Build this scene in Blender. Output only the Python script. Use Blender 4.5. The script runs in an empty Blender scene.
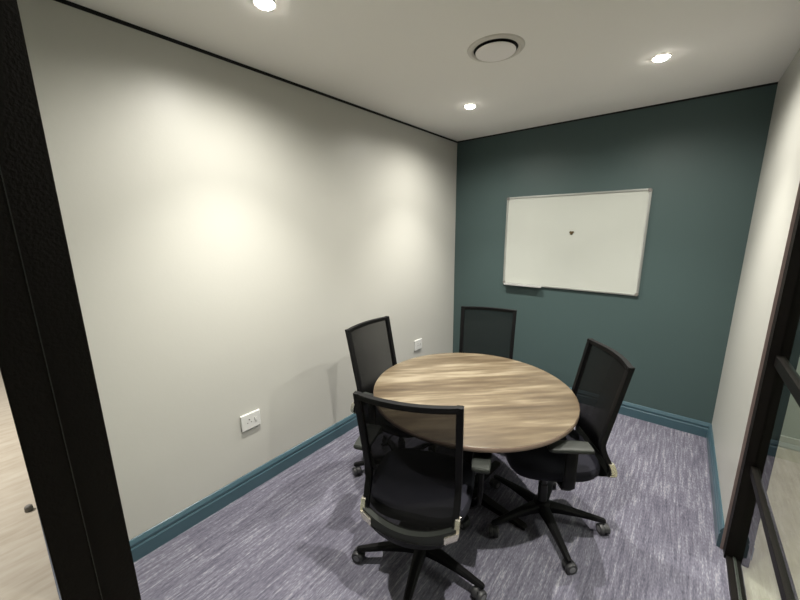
import bpy, bmesh, math, random
from mathutils import Vector, Matrix
random.seed(4)
S = bpy.context.scene
COL = S.collection

# ------------------------------------------------------------------ camera
F_PX, PITCH, ROLL, YAW, CAM_H = 344.09, .2077, -.0113, -.6852, 1.70
cd = bpy.data.cameras.new('camera'); cam = bpy.data.objects.new('camera', cd); COL.objects.link(cam)
cd.sensor_width = 36; cd.sensor_fit = 'HORIZONTAL'; cd.lens = F_PX / 800 * 36; cd.clip_start = .02
fw = Vector((math.sin(YAW) * math.cos(PITCH), math.cos(YAW) * math.cos(PITCH), -math.sin(PITCH)))
r0 = Vector((math.cos(YAW), -math.sin(YAW), 0)); u0 = r0.cross(fw)
rr = math.cos(ROLL) * r0 + math.sin(ROLL) * u0; uu = -math.sin(ROLL) * r0 + math.cos(ROLL) * u0
cam.matrix_world = Matrix(((rr.x, uu.x, -fw.x, 0), (rr.y, uu.y, -fw.y, 0), (rr.z, uu.z, -fw.z, CAM_H), (0, 0, 0, 1)))
S.camera = cam

# ------------------------------------------------------------------ exposure, world
S.view_settings.view_transform = 'Standard'; S.view_settings.look = 'None'
S.view_settings.gamma = 1; S.view_settings.use_curve_mapping = False
S.view_settings.exposure = 0.78
w = bpy.data.worlds.new('world'); S.world = w; w.use_nodes = True
w.node_tree.nodes['Background'].inputs[0].default_value = (.85, .9, 1, 1)
w.node_tree.nodes['Background'].inputs[1].default_value = .1

# ------------------------------------------------------------------ room numbers
XL, XR, YB, H = -2.045, .353, 3.517, 2.608
YE = 2.262            # where the solid right wall stops
LIGHTS = [(-1.45, .92), (-1.40, 2.59), (-.22, 2.58), (-.24, .92)]
SPOT_W, FLOOD_W = 102, 54
def spot(x, y, z, power, deg, name='downlight_lamp'):
    l = bpy.data.lights.new(name, 'SPOT'); l.energy = power; l.spot_size = math.radians(deg); l.spot_blend = 1.0
    l.shadow_soft_size = .02; l.color = (1, .968, .88)
    o = bpy.data.objects.new(name, l); o.location = (x, y, z); COL.objects.link(o); return o
def area(name, loc, sx, sy, power, color, rot=(0, 0, 0)):
    l = bpy.data.lights.new(name, 'AREA'); l.shape = 'RECTANGLE'; l.size = sx; l.size_y = sy; l.energy = power; l.color = color
    o = bpy.data.objects.new(name, l); o.location = loc; o.rotation_euler = rot; COL.objects.link(o); return o
for x, y in LIGHTS:
    spot(x, y, H - .035, SPOT_W, 92); spot(x, y, H - .035, FLOOD_W, 165)
# unseen area lamps added to brighten the corridor and the space beyond the glass
area('corridor_fill', (-4.2, -1.1, H - .05), 1.2, .6, 85, (1, .95, .87))
area('corridor_fill', (2.0, 2.6, H - .05), .6, 1.0, 45, (1, .95, .85))

# ------------------------------------------------------------------ materials
def nm(name):
    m = bpy.data.materials.new(name); m.use_nodes = True
    return m, m.node_tree.nodes, m.node_tree.links, m.node_tree.nodes['Principled BSDF']
def plain(name, col, rough=.5, metal=0, bump=0, bscale=200, spec=.5, var=0, coat=0):
    m, N, K, b = nm(name)
    b.inputs['Base Color'].default_value = (*col, 1); b.inputs['Roughness'].default_value = rough
    b.inputs['Metallic'].default_value = metal; b.inputs['Specular IOR Level'].default_value = spec
    if coat: b.inputs['Coat Weight'].default_value = coat
    tc = N.new('ShaderNodeTexCoord')
    nz = N.new('ShaderNodeTexNoise'); nz.inputs['Scale'].default_value = bscale; nz.inputs['Detail'].default_value = 4
    K.new(tc.outputs['Object'], nz.inputs['Vector'])
    if bump:
        bp = N.new('ShaderNodeBump'); bp.inputs['Strength'].default_value = bump; bp.inputs['Distance'].default_value = .002
        K.new(nz.outputs['Fac'], bp.inputs['Height']); K.new(bp.outputs['Normal'], b.inputs['Normal'])
    if var:
        n2 = N.new('ShaderNodeTexNoise'); n2.inputs['Scale'].default_value = 2.5; n2.inputs['Detail'].default_value = 3
        K.new(tc.outputs['Object'], n2.inputs['Vector'])
        cr = N.new('ShaderNodeValToRGB')
        cr.color_ramp.elements[0].position = .3; cr.color_ramp.elements[1].position = .7
        cr.color_ramp.elements[0].color = (*[c * (1 - var) for c in col], 1); cr.color_ramp.elements[1].color = (*[min(1, c * (1 + var)) for c in col], 1)
        K.new(n2.outputs['Fac'], cr.inputs['Fac']); K.new(cr.outputs['Color'], b.inputs['Base Color'])
    return m
def emis(name, col, s):
    m, N, K, b = nm(name); b.inputs['Base Color'].default_value = (*col, 1)
    b.inputs['Emission Color'].default_value = (*col, 1); b.inputs['Emission Strength'].default_value = s
    return m
def streaked(name, stops, scale, rough=.8, bump=.3, rot=0, stretch=(1, 1, 1), tile=None, spec=.3, fine=None, tvar=.12, fs=(.6, 2.0)):
    """directional streaks along local Y (before rot); tile = (w, l) adds joints and a tone change per tile"""
    m, N, K, b = nm(name)
    b.inputs['Roughness'].default_value = rough; b.inputs['Specular IOR Level'].default_value = spec
    tc = N.new('ShaderNodeTexCoord'); mp = N.new('ShaderNodeMapping'); mp.inputs['Rotation'].default_value = (0, 0, rot)
    K.new(tc.outputs['Object'], mp.inputs['Vector'])
    sc = N.new('ShaderNodeMapping'); sc.inputs['Scale'].default_value = stretch; K.new(mp.outputs[0], sc.inputs['Vector'])
    n1 = N.new('ShaderNodeTexNoise'); n1.inputs['Scale'].default_value = scale; n1.inputs['Detail'].default_value = 6; n1.inputs['Roughness'].default_value = .65
    n1.inputs['Distortion'].default_value = .25
    K.new(sc.outputs[0], n1.inputs['Vector'])
    fac = n1.outputs['Fac']
    if fine:
        n2 = N.new('ShaderNodeTexNoise'); n2.inputs['Scale'].default_value = scale * fine; n2.inputs['Detail'].default_value = 3
        s2 = N.new('ShaderNodeMapping'); s2.inputs['Scale'].default_value = (stretch[0] * fs[0], stretch[1] * fs[1], stretch[2]); K.new(mp.outputs[0], s2.inputs['Vector'])
        K.new(s2.outputs[0], n2.inputs['Vector'])
        mx = N.new('ShaderNodeMath'); mx.operation = 'MULTIPLY_ADD'; mx.inputs[1].default_value = .55; mx.inputs[2].default_value = -.275
        K.new(n2.outputs['Fac'], mx.inputs[0])
        ad = N.new('ShaderNodeMath'); ad.operation = 'ADD'; K.new(mx.outputs[0], ad.inputs[0]); K.new(fac, ad.inputs[1]); fac = ad.outputs[0]
    if tile:
        br = N.new('ShaderNodeTexBrick'); br.inputs['Scale'].default_value = 1
        br.inputs['Brick Width'].default_value = tile[1]; br.inputs['Row Height'].default_value = tile[0]
        br.inputs['Mortar Size'].default_value = .0015; br.inputs['Color1'].default_value = (0, 0, 0, 1); br.inputs['Color2'].default_value = (1, 1, 1, 1)
        br.inputs['Mortar'].default_value = (.5, .5, .5, 1); br.offset = .5
        r2 = N.new('ShaderNodeMapping'); r2.inputs['Rotation'].default_value = (0, 0, math.pi / 2); K.new(mp.outputs[0], r2.inputs['Vector'])
        K.new(r2.outputs[0], br.inputs['Vector'])
        tv = N.new('ShaderNodeMath'); tv.operation = 'MULTIPLY_ADD'; tv.inputs[1].default_value = tvar; tv.inputs[2].default_value = -tvar / 2
        K.new(br.outputs['Color'], tv.inputs[0])
        a2 = N.new('ShaderNodeMath'); a2.operation = 'ADD'; K.new(tv.outputs[0], a2.inputs[0]); K.new(fac, a2.inputs[1]); fac = a2.outputs[0]
    cr = N.new('ShaderNodeValToRGB'); e = cr.color_ramp.elements
    e[0].position = stops[0][0]; e[0].color = (*stops[0][1], 1); e[1].position = stops[-1][0]; e[1].color = (*stops[-1][1], 1)
    for p, c in stops[1:-1]: q = e.new(p); q.color = (*c, 1)
    K.new(fac, cr.inputs['Fac']); K.new(cr.outputs['Color'], b.inputs['Base Color'])
    if bump:
        bp = N.new('ShaderNodeBump'); bp.inputs['Strength'].default_value = bump; bp.inputs['Distance'].default_value = .002
        K.new(fac, bp.inputs['Height']); K.new(bp.outputs['Normal'], b.inputs['Normal'])
    return m
def mesh_cloth(name, col, open_=.3):
    m, N, K, b = nm(name); out = N['Material Output']
    b.inputs['Base Color'].default_value = (*col, 1); b.inputs['Roughness'].default_value = .8; b.inputs['Specular IOR Level'].default_value = .1
    tr = N.new('ShaderNodeBsdfTransparent'); mix = N.new('ShaderNodeMixShader')
    tc = N.new('ShaderNodeTexCoord'); wv = N.new('ShaderNodeTexNoise'); wv.inputs['Scale'].default_value = 90; K.new(tc.outputs['Object'], wv.inputs['Vector'])
    lw = N.new('ShaderNodeLayerWeight'); lw.inputs['Blend'].default_value = .5      # facing = 1 - cos
    cs = N.new('ShaderNodeMath'); cs.operation = 'SUBTRACT'; cs.inputs[0].default_value = 1.001; K.new(lw.outputs['Facing'], cs.inputs[1])
    iv = N.new('ShaderNodeMath'); iv.operation = 'DIVIDE'; iv.inputs[0].default_value = 1; K.new(cs.outputs[0], iv.inputs[1])
    pw = N.new('ShaderNodeMath'); pw.operation = 'POWER'; pw.inputs[0].default_value = open_; K.new(iv.outputs[0], pw.inputs[1])   # thread gaps close up when seen at an angle
    op = N.new('ShaderNodeMath'); op.operation = 'SUBTRACT'; op.inputs[0].default_value = 1; K.new(pw.outputs[0], op.inputs[1])
    K.new(op.outputs[0], mix.inputs['Fac'])
    K.new(tr.outputs[0], mix.inputs[1]); K.new(b.outputs[0], mix.inputs[2]); K.new(mix.outputs[0], out.inputs['Surface'])
    return m
def glass(name, tint=(.93, .97, .94)):
    m, N, K, b = nm(name); out = N['Material Output']
    tr = N.new('ShaderNodeBsdfTransparent'); tr.inputs[0].default_value = (*tint, 1)
    gl = N.new('ShaderNodeBsdfGlossy'); gl.inputs['Roughness'].default_value = .01
    fr = N.new('ShaderNodeFresnel'); fr.inputs['IOR'].default_value = 1.45; mix = N.new('ShaderNodeMixShader')
    ge = N.new('ShaderNodeNewGeometry'); sb = N.new('ShaderNodeMath'); sb.operation = 'SUBTRACT'; sb.inputs[0].default_value = 1; K.new(ge.outputs['Backfacing'], sb.inputs[1])
    mu = N.new('ShaderNodeMath'); mu.operation = 'MULTIPLY'; K.new(fr.outputs[0], mu.inputs[0]); K.new(sb.outputs[0], mu.inputs[1])
    K.new(mu.outputs[0], mix.inputs['Fac']); K.new(tr.outputs[0], mix.inputs[1]); K.new(gl.outputs[0], mix.inputs[2]); K.new(mix.outputs[0], out.inputs['Surface'])
    return m

M = {}
M['wall'] = plain('white_wall_paint', (0.43, 0.425, 0.395), .42, bump=.12, bscale=60, spec=.35)
M['teal'] = plain('dark_teal_wall_paint', (0.04836, 0.07564, 0.07564), .5, bump=.12, bscale=60, spec=.3)
M['ceil'] = plain('ceiling_paint', (.84, .82, .79), .8, bump=.1, bscale=80, spec=.2)
M['skirt'] = plain('teal_skirting_gloss', (0.0434, 0.0837, 0.1054), .28, spec=.5)
M['black'] = plain('black_shadow_strip', (.006, .006, .006), .6, spec=.2)
M['steel'] = plain('black_painted_steel', (.005, .004, .0035), .5, bump=.3, bscale=300, spec=.12)
M['steel_grey'] = plain('grey_track_metal', (.16, .17, .16), .35, metal=.8)
M['edge'] = plain('pinkish_edge_trim', (0.2046, 0.155, 0.1426), .5)
M['carpet'] = streaked('grey_streaked_carpet', [(.22, (.052, .050, .066)), (.42, (.094, .090, .119)), (.57, (.134, .130, .164)), (.70, (.225, .222, .255)), (.85, (.285, .282, .315))],
                       8, rough=.95, bump=.4, stretch=(8, .6, 1), tile=(.25, 1.0), spec=.12, fine=5, tvar=.07)
M['corr'] = streaked('pale_oak_vinyl', [(.25, (0.31, 0.2666, 0.2108)), (.5, (0.372, 0.3286, 0.2728)), (.75, (0.4216, 0.3844, 0.3286))], 3, rough=.5, bump=.05,
                     stretch=(5, .6, 1), tile=(.18, 1.2), fine=2, tvar=.1)
M['wood'] = streaked('weathered_oak_laminate', [(.28, (.040, .027, .015)), (.43, (.074, .053, .031)), (.54, (.112, .086, .054)), (.68, (.205, .172, .120))],
                     1.7, rough=.38, bump=.04, stretch=(3.0, .28, 1), rot=math.radians(90 - 44), fine=6, spec=.45, fs=(1, 1.2))
M['edgeband'] = plain('oak_edge_band', (0.2046, 0.1457, 0.1147), .45, var=.15)
M['plastic'] = plain('black_nylon_plastic', (.004, .004, .0045), .5, bump=.15, bscale=400, spec=.14)
M['pad'] = plain('dark_grey_arm_pad', (.018, .02, .018), .5, bump=.2, bscale=500, spec=.28)
M['fabric'] = plain('black_seat_fabric', (.010, .010, .016), .8, bump=.6, bscale=500, spec=.2)
M['mesh'] = mesh_cloth('black_back_mesh', (.005, .005, .005), .22)
M['chrome'] = plain('pale_metal_bracket', (.72, .68, .58), .22, metal=.85)
M['lift'] = plain('gas_lift_steel', (.05, .05, .05), .3, metal=.7)
M['rubber'] = plain('castor_rubber', (.03, .03, .033), .5)
M['wheel'] = plain('castor_hub_grey', (.16, .16, .17), .35)
M['white_pl'] = plain('white_socket_plastic', (0.5332, 0.5332, 0.5208), .3, spec=.5)
M['hole'] = plain('socket_hole_dark', (.02, .02, .02), .6)
M['board'] = plain('whiteboard_enamel', (0.4092, 0.4216, 0.3906), .2, spec=.5)
M['alu'] = plain('brushed_aluminium_frame', (0.3844, 0.3906, 0.3782), .33, metal=.7)
M['capgrey'] = plain('grey_corner_cap', (.14, .13, .12), .5)
M['magnet'] = plain('dark_bronze_magnet', (.07, .045, .015), .4)
M['ventw'] = plain('grey_white_vent_enamel', (.86, .83, .82), .5)
M['ventring'] = plain('vent_ring_enamel', (.60, .57, .53), .55)
M['lamp_ring'] = plain('white_lamp_ring', (.82, .80, .76), .4)
M['lamp'] = emis('downlight_lens_glow', (1, .95, .86), 34)
M['panel'] = emis('corridor_fill_glow', (1, .95, .86), 5)  # not assigned; no corridor panel is built
M['glass'] = glass('clear_glass')
M['outer'] = plain('corridor_wall_paint', (0.3224, 0.3472, 0.3224), .6, bump=.1, bscale=60)
M['white_trim'] = plain('pale_trim_paint', (0.4092, 0.4216, 0.3968), .4)

# ------------------------------------------------------------------ mesh helpers
def link(name, bm, mat, parent=None, smooth=False, bevel=0, seg=2):
    bmesh.ops.recalc_face_normals(bm, faces=bm.faces)
    me = bpy.data.meshes.new(name); bm.to_mesh(me); bm.free()
    o = bpy.data.objects.new(name, me); COL.objects.link(o)
    for m in (mat if isinstance(mat, (list, tuple)) else [mat]): me.materials.append(m)
    if smooth:
        for p in me.polygons: p.use_smooth = True
        try: me.set_sharp_from_angle(angle=math.radians(40))
        except Exception: pass
    if bevel:
        b = o.modifiers.new('bevel', 'BEVEL'); b.width = bevel; b.segments = seg; b.limit_method = 'ANGLE'; b.angle_limit = math.radians(40)
    if parent: o.parent = parent
    return o
def struct(name, bm, mat, parent=None, **k):
    o = link(name, bm, mat, parent, **k)
    if not parent: o['kind'] = 'structure'
    return o
def box(bm, x0, x1, y0, y1, z0, z1, mi=0):
    v = [bm.verts.new(p) for p in ((x0, y0, z0), (x1, y0, z0), (x1, y1, z0), (x0, y1, z0), (x0, y0, z1), (x1, y0, z1), (x1, y1, z1), (x0, y1, z1))]
    for f in ((3, 2, 1, 0), (4, 5, 6, 7), (0, 1, 5, 4), (1, 2, 6, 5), (2, 3, 7, 6), (3, 0, 4, 7)):
        bm.faces.new([v[i] for i in f]).material_index = mi
    return bm
def B(*a): return box(bmesh.new(), *a)
def rings(bm, rs, cap=True, closed=False, mi=0):
    """loft list of point rings"""
    R = [[bm.verts.new(p) for p in r] for r in rs]; n = len(R[0])
    for a in range(len(R) - (0 if closed else 1)):
        A, Bq = R[a], R[(a + 1) % len(R)]
        for i in range(n): bm.faces.new((A[i], A[(i + 1) % n], Bq[(i + 1) % n], Bq[i])).material_index = mi
    if cap and not closed:
        bm.faces.new(R[0][::-1]).material_index = mi; bm.faces.new(R[-1]).material_index = mi
    return bm
def lathe(bm, prof, n=32, c=(0, 0, 0), axis='z', cap=True, mi=0):
    rs = []
    for r, z in prof:
        ring = []
        for i in range(n):
            a = 2 * math.pi * i / n; p = (r * math.cos(a), r * math.sin(a), z)
            if axis == 'x': p = (p[2], p[0], p[1])
            if axis == 'y': p = (p[0], p[2], p[1])
            ring.append((p[0] + c[0], p[1] + c[1], p[2] + c[2]))
        rs.append(ring)
    return rings(bm, rs, cap, mi=mi)
def sweep(bm, pts, sec, up=Vector((0, 0, 1)), scale=None, mi=0):
    """sweep 2-D section (list of (a,b)) along pts; a = side, b = along up-ish"""
    pts = [Vector(p) for p in pts]; rs = []
    for i, p in enumerate(pts):
        t = (pts[min(i + 1, len(pts) - 1)] - pts[max(i - 1, 0)]).normalized()
        s = t.cross(up).normalized(); u = s.cross(t).normalized()
        k = scale[i] if scale else (1, 1)
        rs.append([p + s * a * k[0] + u * b * k[1] for a, b in sec])
    return rings(bm, rs, mi=mi)
def oval(a, b, n=12, p=2.6):
    out = []
    for i in range(n):
        t = 2 * math.pi * (i + .5) / n; c, s = math.cos(t), math.sin(t)
        out.append((a * math.copysign(abs(c) ** (2 / p), c), b * math.copysign(abs(s) ** (2 / p), s)))
    return out
def empty(name, loc, label, cat, rz=0, group=None):
    o = bpy.data.objects.new(name, None); COL.objects.link(o); o.location = loc; o.rotation_euler = (0, 0, rz)
    o.empty_display_size = .1; o['label'] = label; o['category'] = cat
    if group: o['group'] = group
    return o
def copy_tree(o, parent=None):
    c = o.copy(); COL.objects.link(c)
    if parent: c.parent = parent
    for ch in list(o.children): copy_tree(ch, c)
    return c

# ------------------------------------------------------------------ room shell
T = .10
struct('floor', B(XL, XR + .04, -.02, YB, -.05, 0), M['carpet'])
struct('ceiling', B(XL - T, 3.0, -2.4, 4.2, H, H + .08), M['ceil'])
struct('wall_left', B(XL - T, XL, .002, YB + T, -.05, H), M['wall'])
struct('wall_back', B(XL, XR, YB, YB + T, -.05, H), M['teal'])
struct('wall_right', B(XR, XR + T, YE, YB + T, -.05, H), M['wall'])
# black shadow-gap strips under the ceiling (none on the right wall)
struct('trim_1', B(XL, XL + .004, -.02, YB, H - .016, H), M['black'])
struct('trim_2', B(XL, XR, YB - .004, YB, H - .013, H), M['black'])
# skirting boards: profiled section
SK = [(0, 0), (.018, 0), (.018, .075), (.014, .082), (.012, .088), (.016, .094), (.0155, .104), (.006, .123), (0, .126)]
def skirt(name, a, b, n):
    a, b, n = Vector(a), Vector(b), Vector(n)
    bm = bmesh.new(); rings(bm, [[p + n * s + Vector((0, 0, z)) for s, z in SK] for p in (a, b)])
    return struct(name, bm, M['skirt'])
skirt('baseboard_left', (XL, 0, 0), (XL, YB, 0), (1, 0, 0))
skirt('baseboard_back', (XL, YB, 0), (XR, YB, 0), (0, -1, 0))
skirt('baseboard_right', (XR, YE, 0), (XR, YB, 0), (-1, 0, 0))
skirt('baseboard_outer', (XR + T, YE, 0), (XR + T, YB + T, 0), (1, 0, 0))
# thin pinkish edge where plaster meets the steel post
struct('trim_3', B(XR - .003, XR + .012, YE - .006, YE, 0, H), M['edge'])

# ------------------------------------------------------------------ steel and glass partition on the right
PX0, PX1 = XR + .0, XR + T
win = struct('window_1', B(PX0 + .008, PX1, YE - .065, YE - .004, 0, H), M['steel'])      # end post against the wall
def fr(name, *a, mat='steel', par=None, bev=.002): return link(name, B(*a), M[mat], par, bevel=bev)
GX = XR + .045
fr('frame_rail', GX - .015, GX + .015, -.05, YE - .065, .515, .555, par=win)
fr('frame_rail', GX - .015, GX + .015, -.05, YE - .065, 1.07, 1.12, par=win)
fr('frame_rail', GX - .015, GX + .015, -.05, YE - .065, 1.62, 1.67, par=win)
fr('frame_rail', GX - .022, GX + .022, -.05, YE - .065, H - .05, H, par=win)
fr('frame_mullion', GX - .022, GX + .022, .25, .30, .03, H - .05, par=win)
fr('floor_track', GX - .03, GX + .025, -.05, YE - .065, 0, .022, par=win)
fr('track_strip', GX - .006, GX + .006, -.05, YE - .065, .022, .030, mat='steel_grey', par=win)
for z0, z1 in ((.03, .515), (.555, 1.07), (1.12, 1.62), (1.67, H - .05)):
    link('glass_pane', B(GX - .004, GX + .004, -.05, YE - .065, z0, z1), M['glass'], win)
# ------------------------------------------------------------------ door jamb and front partition on the left
JX0, JX1, JY0, JY1 = -.53, -.48, -.003, .0605
door = struct('door_1', B(JX0, JX1, JY0 + .030, JY1, -.0, H), M['steel'])
link('door_stop_strip', B(JX0 + .004, JX1 + .008, JY0, JY0 + .030, 0, H), M['steel'], door, bevel=.0015)
link('edge_glint', B(JX1 + .008, JX1 + .0085, JY0 + .0292, JY0 + .030, 0, H), M['lift'], door)  # lighter strip painting in the light caught along the stop's edge
w2 = struct('window_2', B(XL, JX0, .012, .048, H - .05, H), M['steel'])
link('frame_rail', B(XL, JX0, .012, .048, 0, .05), M['steel'], w2)
link('frame_rail', B(XL, JX0, .018, .042, 1.07, 1.12), M['steel'], w2)
link('frame_stile', B(XL, XL + .04, .012, .048, .05, H - .05), M['steel'], w2)
link('glass_pane', B(XL + .04, JX0, .026, .034, .05, H - .05), M['glass'], w2)

# ------------------------------------------------------------------ corridor outside
struct('floor_corridor', B(-7, 3.0, -2.4, -.02, -.05, -.002), M['corr'])
struct('floor_outside', B(XR + .04, 3.0, -.02, 4.2, -.05, -.002), M['corr'])
struct('wall_corridor', B(-7, 3.0, -2.5, -2.4, -.05, H), M['outer'])
struct('wall_outside', B(XR + T, 3.0, 3.72, 3.82, -.05, H), M['outer'])
struct('wall_far', B(3.0, 3.1, -2.5, 3.82, -.05, H), M['outer'])
struct('trim_4', B(XR + T, 3.0, 3.70, 3.72, 0, .09), M['white_trim'])
struct('trim_5', B(.66, .72, 3.695, 3.72, 0, 2.1), M['white_trim'])
struct('wall_corridor_left', B(-7, XL - T, .004, .10, -.05, H), M['outer'])

# ------------------------------------------------------------------ ceiling fittings
LB = ['recessed ceiling downlight cut by the top edge of the picture, above the long white wall',
      'small glowing recessed downlight nearest the corner of white wall and teal wall',
      'glowing recessed downlight on the right, between round vent and teal wall',
      'recessed ceiling downlight nearest the glass partition and doorway']
def downlight():
    t = empty('ceiling_downlight', (0, 0, H), LB[0], 'ceiling light', group='recessed downlights')
    bm = bmesh.new(); lathe(bm, [(.036, -.002), (.048, -.002), (.050, -.004), (.048, -.006), (.041, -.007), (.036, -.004)], 32, cap=False)
    rs = link('trim_ring', bm, M['lamp_ring'], t, smooth=True)
    bm = bmesh.new(); lathe(bm, [(.0361, -.001), (.0361, -.008), (.030, -.014), (.002, -.018)], 24); link('lens', bm, M['lamp'], t)
    return t
dl = downlight()
for i, (x, y) in enumerate(LIGHTS):
    o = dl if i == 0 else copy_tree(dl); o.location = (x, y, H); o['label'] = LB[i]
v = empty('air_vent', (-.885, 1.895, H), 'round white ceiling air vent with a floating disc and dark gap', 'vent')
bm = bmesh.new(); lathe(bm, [(.113, 0), (.113, -.006), (.124, -.011), (.142, -.006), (.146, 0)], 48, cap=False); link('outer_ring', bm, M['ventring'], v, smooth=True)
bm = bmesh.new(); lathe(bm, [(.1128, -.001), (.1128, -.003), (.001, -.004)], 48); link('dark_throat', bm, M['black'], v)
bm = bmesh.new(); lathe(bm, [(.02, -.0045), (.02, -.008), (.096, -.011), (.103, -.015), (.101, -.019), (.06, -.021), (.001, -.0215)], 48); link('disc', bm, M['ventw'], v, smooth=True)

# ------------------------------------------------------------------ whiteboard
WX0, WX1, WZ0, WZ1 = -1.443, -.245, 1.105, 1.985
wb = empty('whiteboard', ((WX0 + WX1) / 2, YB, (WZ0 + WZ1) / 2), 'white dry-erase board with aluminium frame and grey corners hung on the dark teal wall', 'whiteboard')
hw, hh = (WX1 - WX0) / 2, (WZ1 - WZ0) / 2
link('panel', B(-hw + .01, hw - .01, -.012, -.001, -hh + .01, hh - .01), M['board'], wb)
for a in ((-hw + .022, hw - .022, hh - .016, hh), (-hw + .022, hw - .022, -hh, -hh + .016)):
    link('frame_bar', B(a[0], a[1], -.020, -.001, a[2], a[3]), M['alu'], wb, bevel=.002)
for a in ((-hw, -hw + .016), (hw - .016, hw)):
    link('frame_bar', B(a[0], a[1], -.020, -.001, -hh + .022, hh - .022), M['alu'], wb, bevel=.002)
for sx in (-1, 1):
    for sz in (-1, 1):
        P = [(hw + .001, hh - .026), (hw + .001, hh - .010), (hw - .010, hh + .001), (hw - .026, hh + .001), (hw - .028, hh - .017), (hw - .018, hh - .028)]
        bm = bmesh.new(); rings(bm, [[(sx * x, y, sz * z) for x, z in P] for y in (-.023, -.001)])
        o = link('corner_cap', bm, M['capgrey'], wb); 
        o['label'] = 'grey plastic corner cap'
bm = bmesh.new(); rings(bm, [[(x, y, z) for y, z in ((-.0201, -hh + .004), (-.055, -hh + .002), (-.062, -hh + .014), (-.065, -hh + .012), (-.060, -hh - .004), (-.0201, -hh - .003))] for x in (-hw + .03, -hw + .40)])
link('pen_tray', bm, M['white_pl'], wb)
# small dark three-lobed magnet
bm = bmesh.new()
for dx, dz, r in ((-.009, .005, .010), (.009, .005, .010), (0, -.008, .011)):
    lathe(bm, [(r, 0), (r, -.004), (r * .7, -.007), (.0005, -.008)], 14, (dx, 0, dz), 'y')
mg = link('magnet', bm, M['magnet']); mg.location = (-.813, YB - .0125, 1.635)
mg['label'] = 'tiny dark bronze magnet stuck on the whiteboard'; mg['category'] = 'magnet'

# ------------------------------------------------------------------ wall sockets (on the left wall, facing +x)
def socket(y, z, label):
    t = empty('wall_socket', (XL, y, z), label, 'socket', group='white wall sockets')
    bm = bmesh.new(); h_, w_ = .054, .064
    rings(bm, [[(x, a * w_ * k, b * h_ * k) for a, b in ((-1, -1), (1, -1), (1, 1), (-1, 1))] for x, k in ((.0005, 1), (.012, 1), (.016, .95))])
    link('face_plate', bm, M['white_pl'], t, bevel=.002)
    bm = bmesh.new()
    for dy, dz, r in ((-.012, .014, .0045), (-.024, -.006, .0035), (.0, -.006, .0035)):
        lathe(bm, [(r, .0161), (r, .0165)], 12, (0, dy, dz), 'x')
    link('pin_holes', bm, M['hole'], t)
    link('rocker_switch', B(.0161, .021, .022, .036, -.006, .016), M['white_pl'], t, bevel=.0015)
    return t
socket(.949, .487, 'white wall socket plate low on the white wall, nearer the doorway')
socket(2.786, .492, 'white wall socket plate low on the white wall, just behind the table')

# ------------------------------------------------------------------ round table
TC = Vector((-.897, 1.768)); TR = .591; TZ = .745
tb = empty('round_table', (TC.x, TC.y, 0), 'round meeting table with weathered oak wood-grain top, ringed by four black chairs', 'table')
bm = bmesh.new(); lathe(bm, [(.001, TZ - .025), (TR - .003, TZ - .025), (TR - .003, TZ - .001), (.001, TZ - .001)], 96)
bm.free(); bm = bmesh.new()
lathe(bm, [(TR - .0015, TZ - .0249), (TR - .0015, TZ - .0012), (TR - .003, TZ), (.001, TZ)], 96)
link('tabletop', bm, M['wood'], tb)
bm = bmesh.new(); lathe(bm, [(TR - .001, TZ - .0245), (TR, TZ - .023), (TR, TZ - .003), (TR - .001, TZ - .0012)], 96, cap=False); link('edge_band', bm, M['edgeband'], tb, smooth=True)
bm = bmesh.new(); lathe(bm, [(.052, .004), (.052, .06), (.045, .065), (.045, .68), (.06, .70), (.06, .719)], 32); link('column', bm, M['steel'], tb, smooth=True)
bm = bmesh.new()
for k in range(4):
    a = math.radians(45 + 90 * k); c, s = math.cos(a), math.sin(a)
    rings(bm, [[(c * r - s * q, s * r + c * q, z) for q, z in ((-w_, z0), (w_, z0), (w_, .7195), (-w_, .7195))] for r, w_, z0 in ((.04, .025, .69), (.38, .018, .705))])
link('top_brace', bm, M['steel'], tb)
for k in range(4):
    a = math.radians(-6 + 90 * k); c, s_ = math.cos(a), math.sin(a); bm = bmesh.new()
    rings(bm, [[(c * r - s_ * q, s_ * r + c * q, z) for q, z in ((-w_, z0), (w_, z0), (w_, zt), (-w_, zt))] for r, w_, z0, zt in ((.030, .026, .004, .058), (.20, .024, .004, .040), (.385, .021, .004, .024), (.40, .016, .004, .018))])
    link('foot', bm, M['steel'], tb, bevel=.002)
    bm = bmesh.new(); lathe(bm, [(.014, 0), (.014, .0042)], 16, (c * .37, s_ * .37, 0)); link('glide', bm, M['rubber'], tb)

# ------------------------------------------------------------------ office chair
def backP(u, v, off=0):
    """surface of the back; u -1..1 across, v 0..1 up; off = behind"""
    z = .455 + .578 * v
    hw_ = .203 + .011 * v
    if v > .3: y = -.190 - .082 * (v - .3) / .7 + .004 * math.exp(-((v - .3) / .08) ** 2) * 0
    else: q = v / .3; y = -.252 + .062 * q * q * (3 - 2 * q)
    y -= .038 * (1 - u * u)
    zz = z - (.045 * (1 - u * u) * (1 - v) ** 4)      # bottom rail sags in the middle
    return Vector((u * hw_, y - off, zz))
def strip(bm, path, n=18, wid=.014, thick=.011):
    """rectangular bar following path(t)-> (point, inward) """
    rs = []
    for i in range(n + 1):
        p, inw = path(i / n); inw = inw.normalized(); bk = Vector((0, -1, 0))
        rs.append([p + inw * a * wid + bk * b * thick for a, b in ((-1, -1), (-.4, -1.15), (1, -1), (1, 1), (-.4, 1.15), (-1, 1))])
    return rings(bm, rs)
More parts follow.
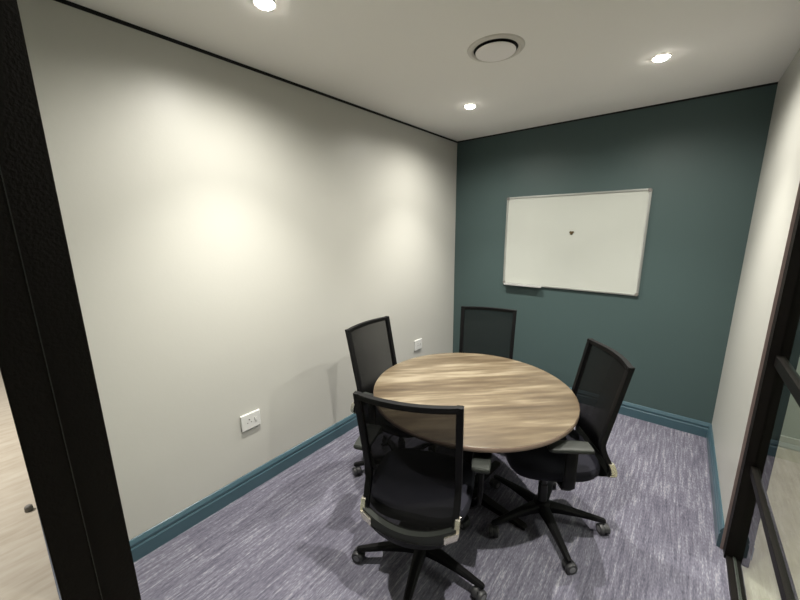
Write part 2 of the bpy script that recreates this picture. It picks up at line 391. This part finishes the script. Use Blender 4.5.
def make_chair(leg0):
    t = empty('office_chair', (0, 0, 0), 'x', 'chair', group='black mesh office chairs around the round table')
    # seat
    bm = bmesh.new(); n = 40
    def ring(kx, ky, z, oy=0):
        out = []
        for i in range(n):
            a = 2 * math.pi * i / n; c, s = math.cos(a), math.sin(a); p = 3.6
            x = kx * math.copysign(abs(c) ** (2 / p), c); y = ky * math.copysign(abs(s) ** (2 / p), s)
            out.append((x * (1 - .05 * (y < 0) * abs(y) / .24), y + oy, z - .02 * max(0, (y - .10) / .14) ** 2))
        return out
    rings(bm, [ring(.215, .205, .418), ring(.238, .228, .424), ring(.246, .236, .442), ring(.246, .236, .462), ring(.236, .226, .478), ring(.20, .19, .487), ring(.10, .10, .486), ring(.01, .01, .484)])
    seat = link('seat', bm, M['fabric'], t, smooth=True)
    bm = bmesh.new(); rings(bm, [ring(.15, .15, .392), ring(.205, .195, .400), ring(.215, .205, .4175)]); link('seat_shell', bm, M['plastic'], t, smooth=True)
    # mechanism
    bm = bmesh.new(); box(bm, -.075, .075, -.12, .10, .345, .3915)
    o = link('tilt_mechanism', bm, M['plastic'], t, bevel=.012, seg=3)
    bm = bmesh.new(); sweep(bm, [(.076, .04, .365), (.16, .045, .362), (.235, .05, .358)], oval(.005, .005, 8, 2)); sweep(bm, [(.225, .05, .358), (.27, .052, .355)], oval(.014, .006, 10, 2)); link('tilt_lever', bm, M['plastic'], t, smooth=True)
    # back frame: side uprights, top rail, bottom rail
    bm = bmesh.new()
    for s in (-1, 1):
        strip(bm, lambda q, s=s: (backP(s * .965, q), Vector((-s, 0, 0))), 24, .0135, .012)
    strip(bm, lambda q: (backP(-1 + 2 * q, .978), Vector((0, 0, -1))), 20, .0115, .012)
    o = link('back_frame', bm, M['plastic'], t, smooth=True)
    bm = bmesh.new()
    strip(bm, lambda q: (backP(-1 + 2 * q, .015, .004), Vector((0, 0, 1))), 20, .026, .016)
    link('bottom_rail', bm, M['pad'], t, smooth=True)
    # mesh
    bm = bmesh.new(); nu, nv = 16, 24
    G = [[bm.verts.new(backP(-.94 + 1.88 * i / nu, .03 + .93 * j / nv)) for i in range(nu + 1)] for j in range(nv + 1)]
    for j in range(nv):
        for i in range(nu): bm.faces.new((G[j][i], G[j][i + 1], G[j + 1][i + 1], G[j + 1][i]))
    link('back_mesh', bm, M['mesh'], t, smooth=True)
    # bowl-shaped carrier from bottom rail to mechanism
    bm = bmesh.new(); rs = []
    for z, hw_, y, th in ((.425, .17, -.27, .016), (.395, .145, -.262, .018), (.37, .11, -.235, .02), (.352, .075, -.19, .02), (.350, .055, -.10, .018)):
        rs.append([(hw_ * q, y - .03 * (1 - q * q) * (1 if z > .36 else .3) + th * s, z - (.012 * (1 - q * q)) + (-.012 if s > 0 and z < .36 else 0))
                   for q, s in [(-1 + i / 4, -1) for i in range(9)] + [(1 - i / 4, 1) for i in range(9)]])
    rings(bm, rs); link('back_carrier', bm, M['plastic'], t, smooth=True)
    # pale corner brackets
    for s in (-1, 1):
        bm = bmesh.new()
        def pp(u, v, off): q = backP(u * s, v, off); return q
        strip(bm, lambda q: (pp(1.01, .005 + .105 * q, .010), Vector((-s, 0, 0))), 5, .010, .013)
        strip(bm, lambda q: (pp(1.03 - .25 * q, .005, .011), Vector((0, 0, 1))), 5, .016, .015)
        o = link('corner_bracket', bm, M['chrome'], t, smooth=True); o['label'] = 'pale metal corner bracket'
    # arms
    for s in (-1, 1):
        bm = bmesh.new()
        sweep(bm, [(s * .11, -.02, .398), (s * .20, -.02, .398), (s * .255, -.02, .405), (s * .276, -.02, .43), (s * .280, -.02, .48), (s * .280, -.02, .56), (s * .280, -.02, .635)],
              oval(.034, .010, 14, 3), up=Vector((0, 1, 0)).cross(Vector((0, 0, 1))) if False else Vector((0.3, 0, 1)) if False else Vector((0, 1, 0)),
              scale=[(.35, 3.0)] * 2 + [(.35, 3.0)] * 2 + [(.4, 2.8)] * 3)
        arm = link('armrest', bm, M['plastic'], t, smooth=True)
        bm = bmesh.new()
        sec = oval(.042, .013, 20, 4)
        sweep(bm, [(s * .280, y, z) for y, z in ((-.105, .650), (-.10, .650), (-.05, .652), (.03, .652), (.085, .650), (.098, .648))], sec, scale=[(.75, .6), (.92, 1), (1, 1), (1, 1), (.95, 1), (.75, .6)])
        link('armrest_pad', bm, M['pad'], arm, smooth=True)
    # column and star base
    bm = bmesh.new(); lathe(bm, [(.026, .10), (.026, .24), (.020, .242), (.020, .363)], 24); link('gas_lift', bm, M['lift'], t, smooth=True)
    bm = bmesh.new(); lathe(bm, [(.03, .065), (.048, .07), (.05, .105), (.045, .12), (.028, .13)], 30); link('base_hub', bm, M['plastic'], t, smooth=True)
    for k in range(5):
        a = leg0 + k * 2 * math.pi / 5; c, s = math.cos(a), math.sin(a)
        bm = bmesh.new(); rs = []
        for r, w_, zt, zb in ((.035, .030, .118, .072), (.10, .026, .116, .078), (.20, .021, .103, .078), (.295, .017, .088, .070), (.330, .015, .082, .067), (.338, .009, .078, .068)):
            rs.append([(c * r - s * q, s * r + c * q, z) for q, z in ((-w_, zb), (w_, zb), (w_, zt - .009), (w_ * .55, zt), (-w_ * .55, zt), (-w_, zt - .009))])
        rings(bm, rs); leg = link('base_leg', bm, M['plastic'], t, smooth=True)
        # castor
        cr = random.uniform(0, 6.28); cx, cy = c * .322, s * .322
        bm = bmesh.new(); R_ = .0295
        for sd in (-1, 1):
            lathe(bm, [(R_ * .55, sd * .006), (R_ * .96, sd * .006), (R_, sd * .009), (R_, sd * .022), (R_ * .9, sd * .026), (R_ * .55, sd * .026)], 22, (0, 0, R_), 'x')
            lathe(bm, [(R_ * .55, sd * .0261), (R_ * .5, sd * .0275), (.001, sd * .028)], 18, (0, 0, R_), 'x', mi=1)
        # hood
        rs = []
        for i in range(9):
            th = math.pi * (.02 + i / 8 * .96); rs.append([(x, math.cos(th) * rr_, R_ + math.sin(th) * rr_) for x, rr_ in ((-.0052, .020), (.0052, .020), (.0052, .031), (-.0052, .031))])
        rings(bm, rs)
        lathe(bm, [(.006, R_ + .02), (.006, .069)], 12, (0, 0, 0))
        mt = Matrix.Translation((cx, cy, 0)) @ Matrix.Rotation(cr, 4, 'Z') @ Matrix.Translation((0, .012, 0))
        bmesh.ops.transform(bm, matrix=mt, verts=bm.verts)
        link('castor', bm, [M['rubber'], M['wheel']], leg, smooth=True)
    for ch in t.children_recursive:
        if ch.type == 'MESH' and not ch.name.startswith(('base', 'gas', 'castor')):
            ch.data.transform(Matrix.Translation((0, 0, .018)))
    return t
R = math.radians
CH = [((-.858, 1.210), 22, 219, 'black mesh office chair nearest the camera, its back overlapping the table and seen from behind'),
      ((-1.082, 2.30), 198, 0, 'black mesh office chair at the far side of the table, by the teal wall'),
      ((-.463, 1.862), 124, -50, 'black mesh office chair on the right of the round table, turned sideways'),
      ((-1.37, 1.675), 273, 225, 'black mesh office chair between the round table and the long white wall')]
for (x, y), rz, wa, lab in CH:
    o = make_chair(R(wa - rz)); o.location = (x, y, 0); o.rotation_euler = (0, 0, R(rz)); o['label'] = lab

# ------------------------------------------------------------------ little floor stop in the corridor
bm = bmesh.new(); lathe(bm, [(.018, 0), (.020, .004), (.018, .03), (.012, .036), (.001, .037)], 20)
o = link('door_stop', bm, M['capgrey'], smooth=True); o.location = (-2.965, -.052, -.002)
o['label'] = 'small dark stop on the pale corridor floor beside the black door frame'; o['category'] = 'door stop'
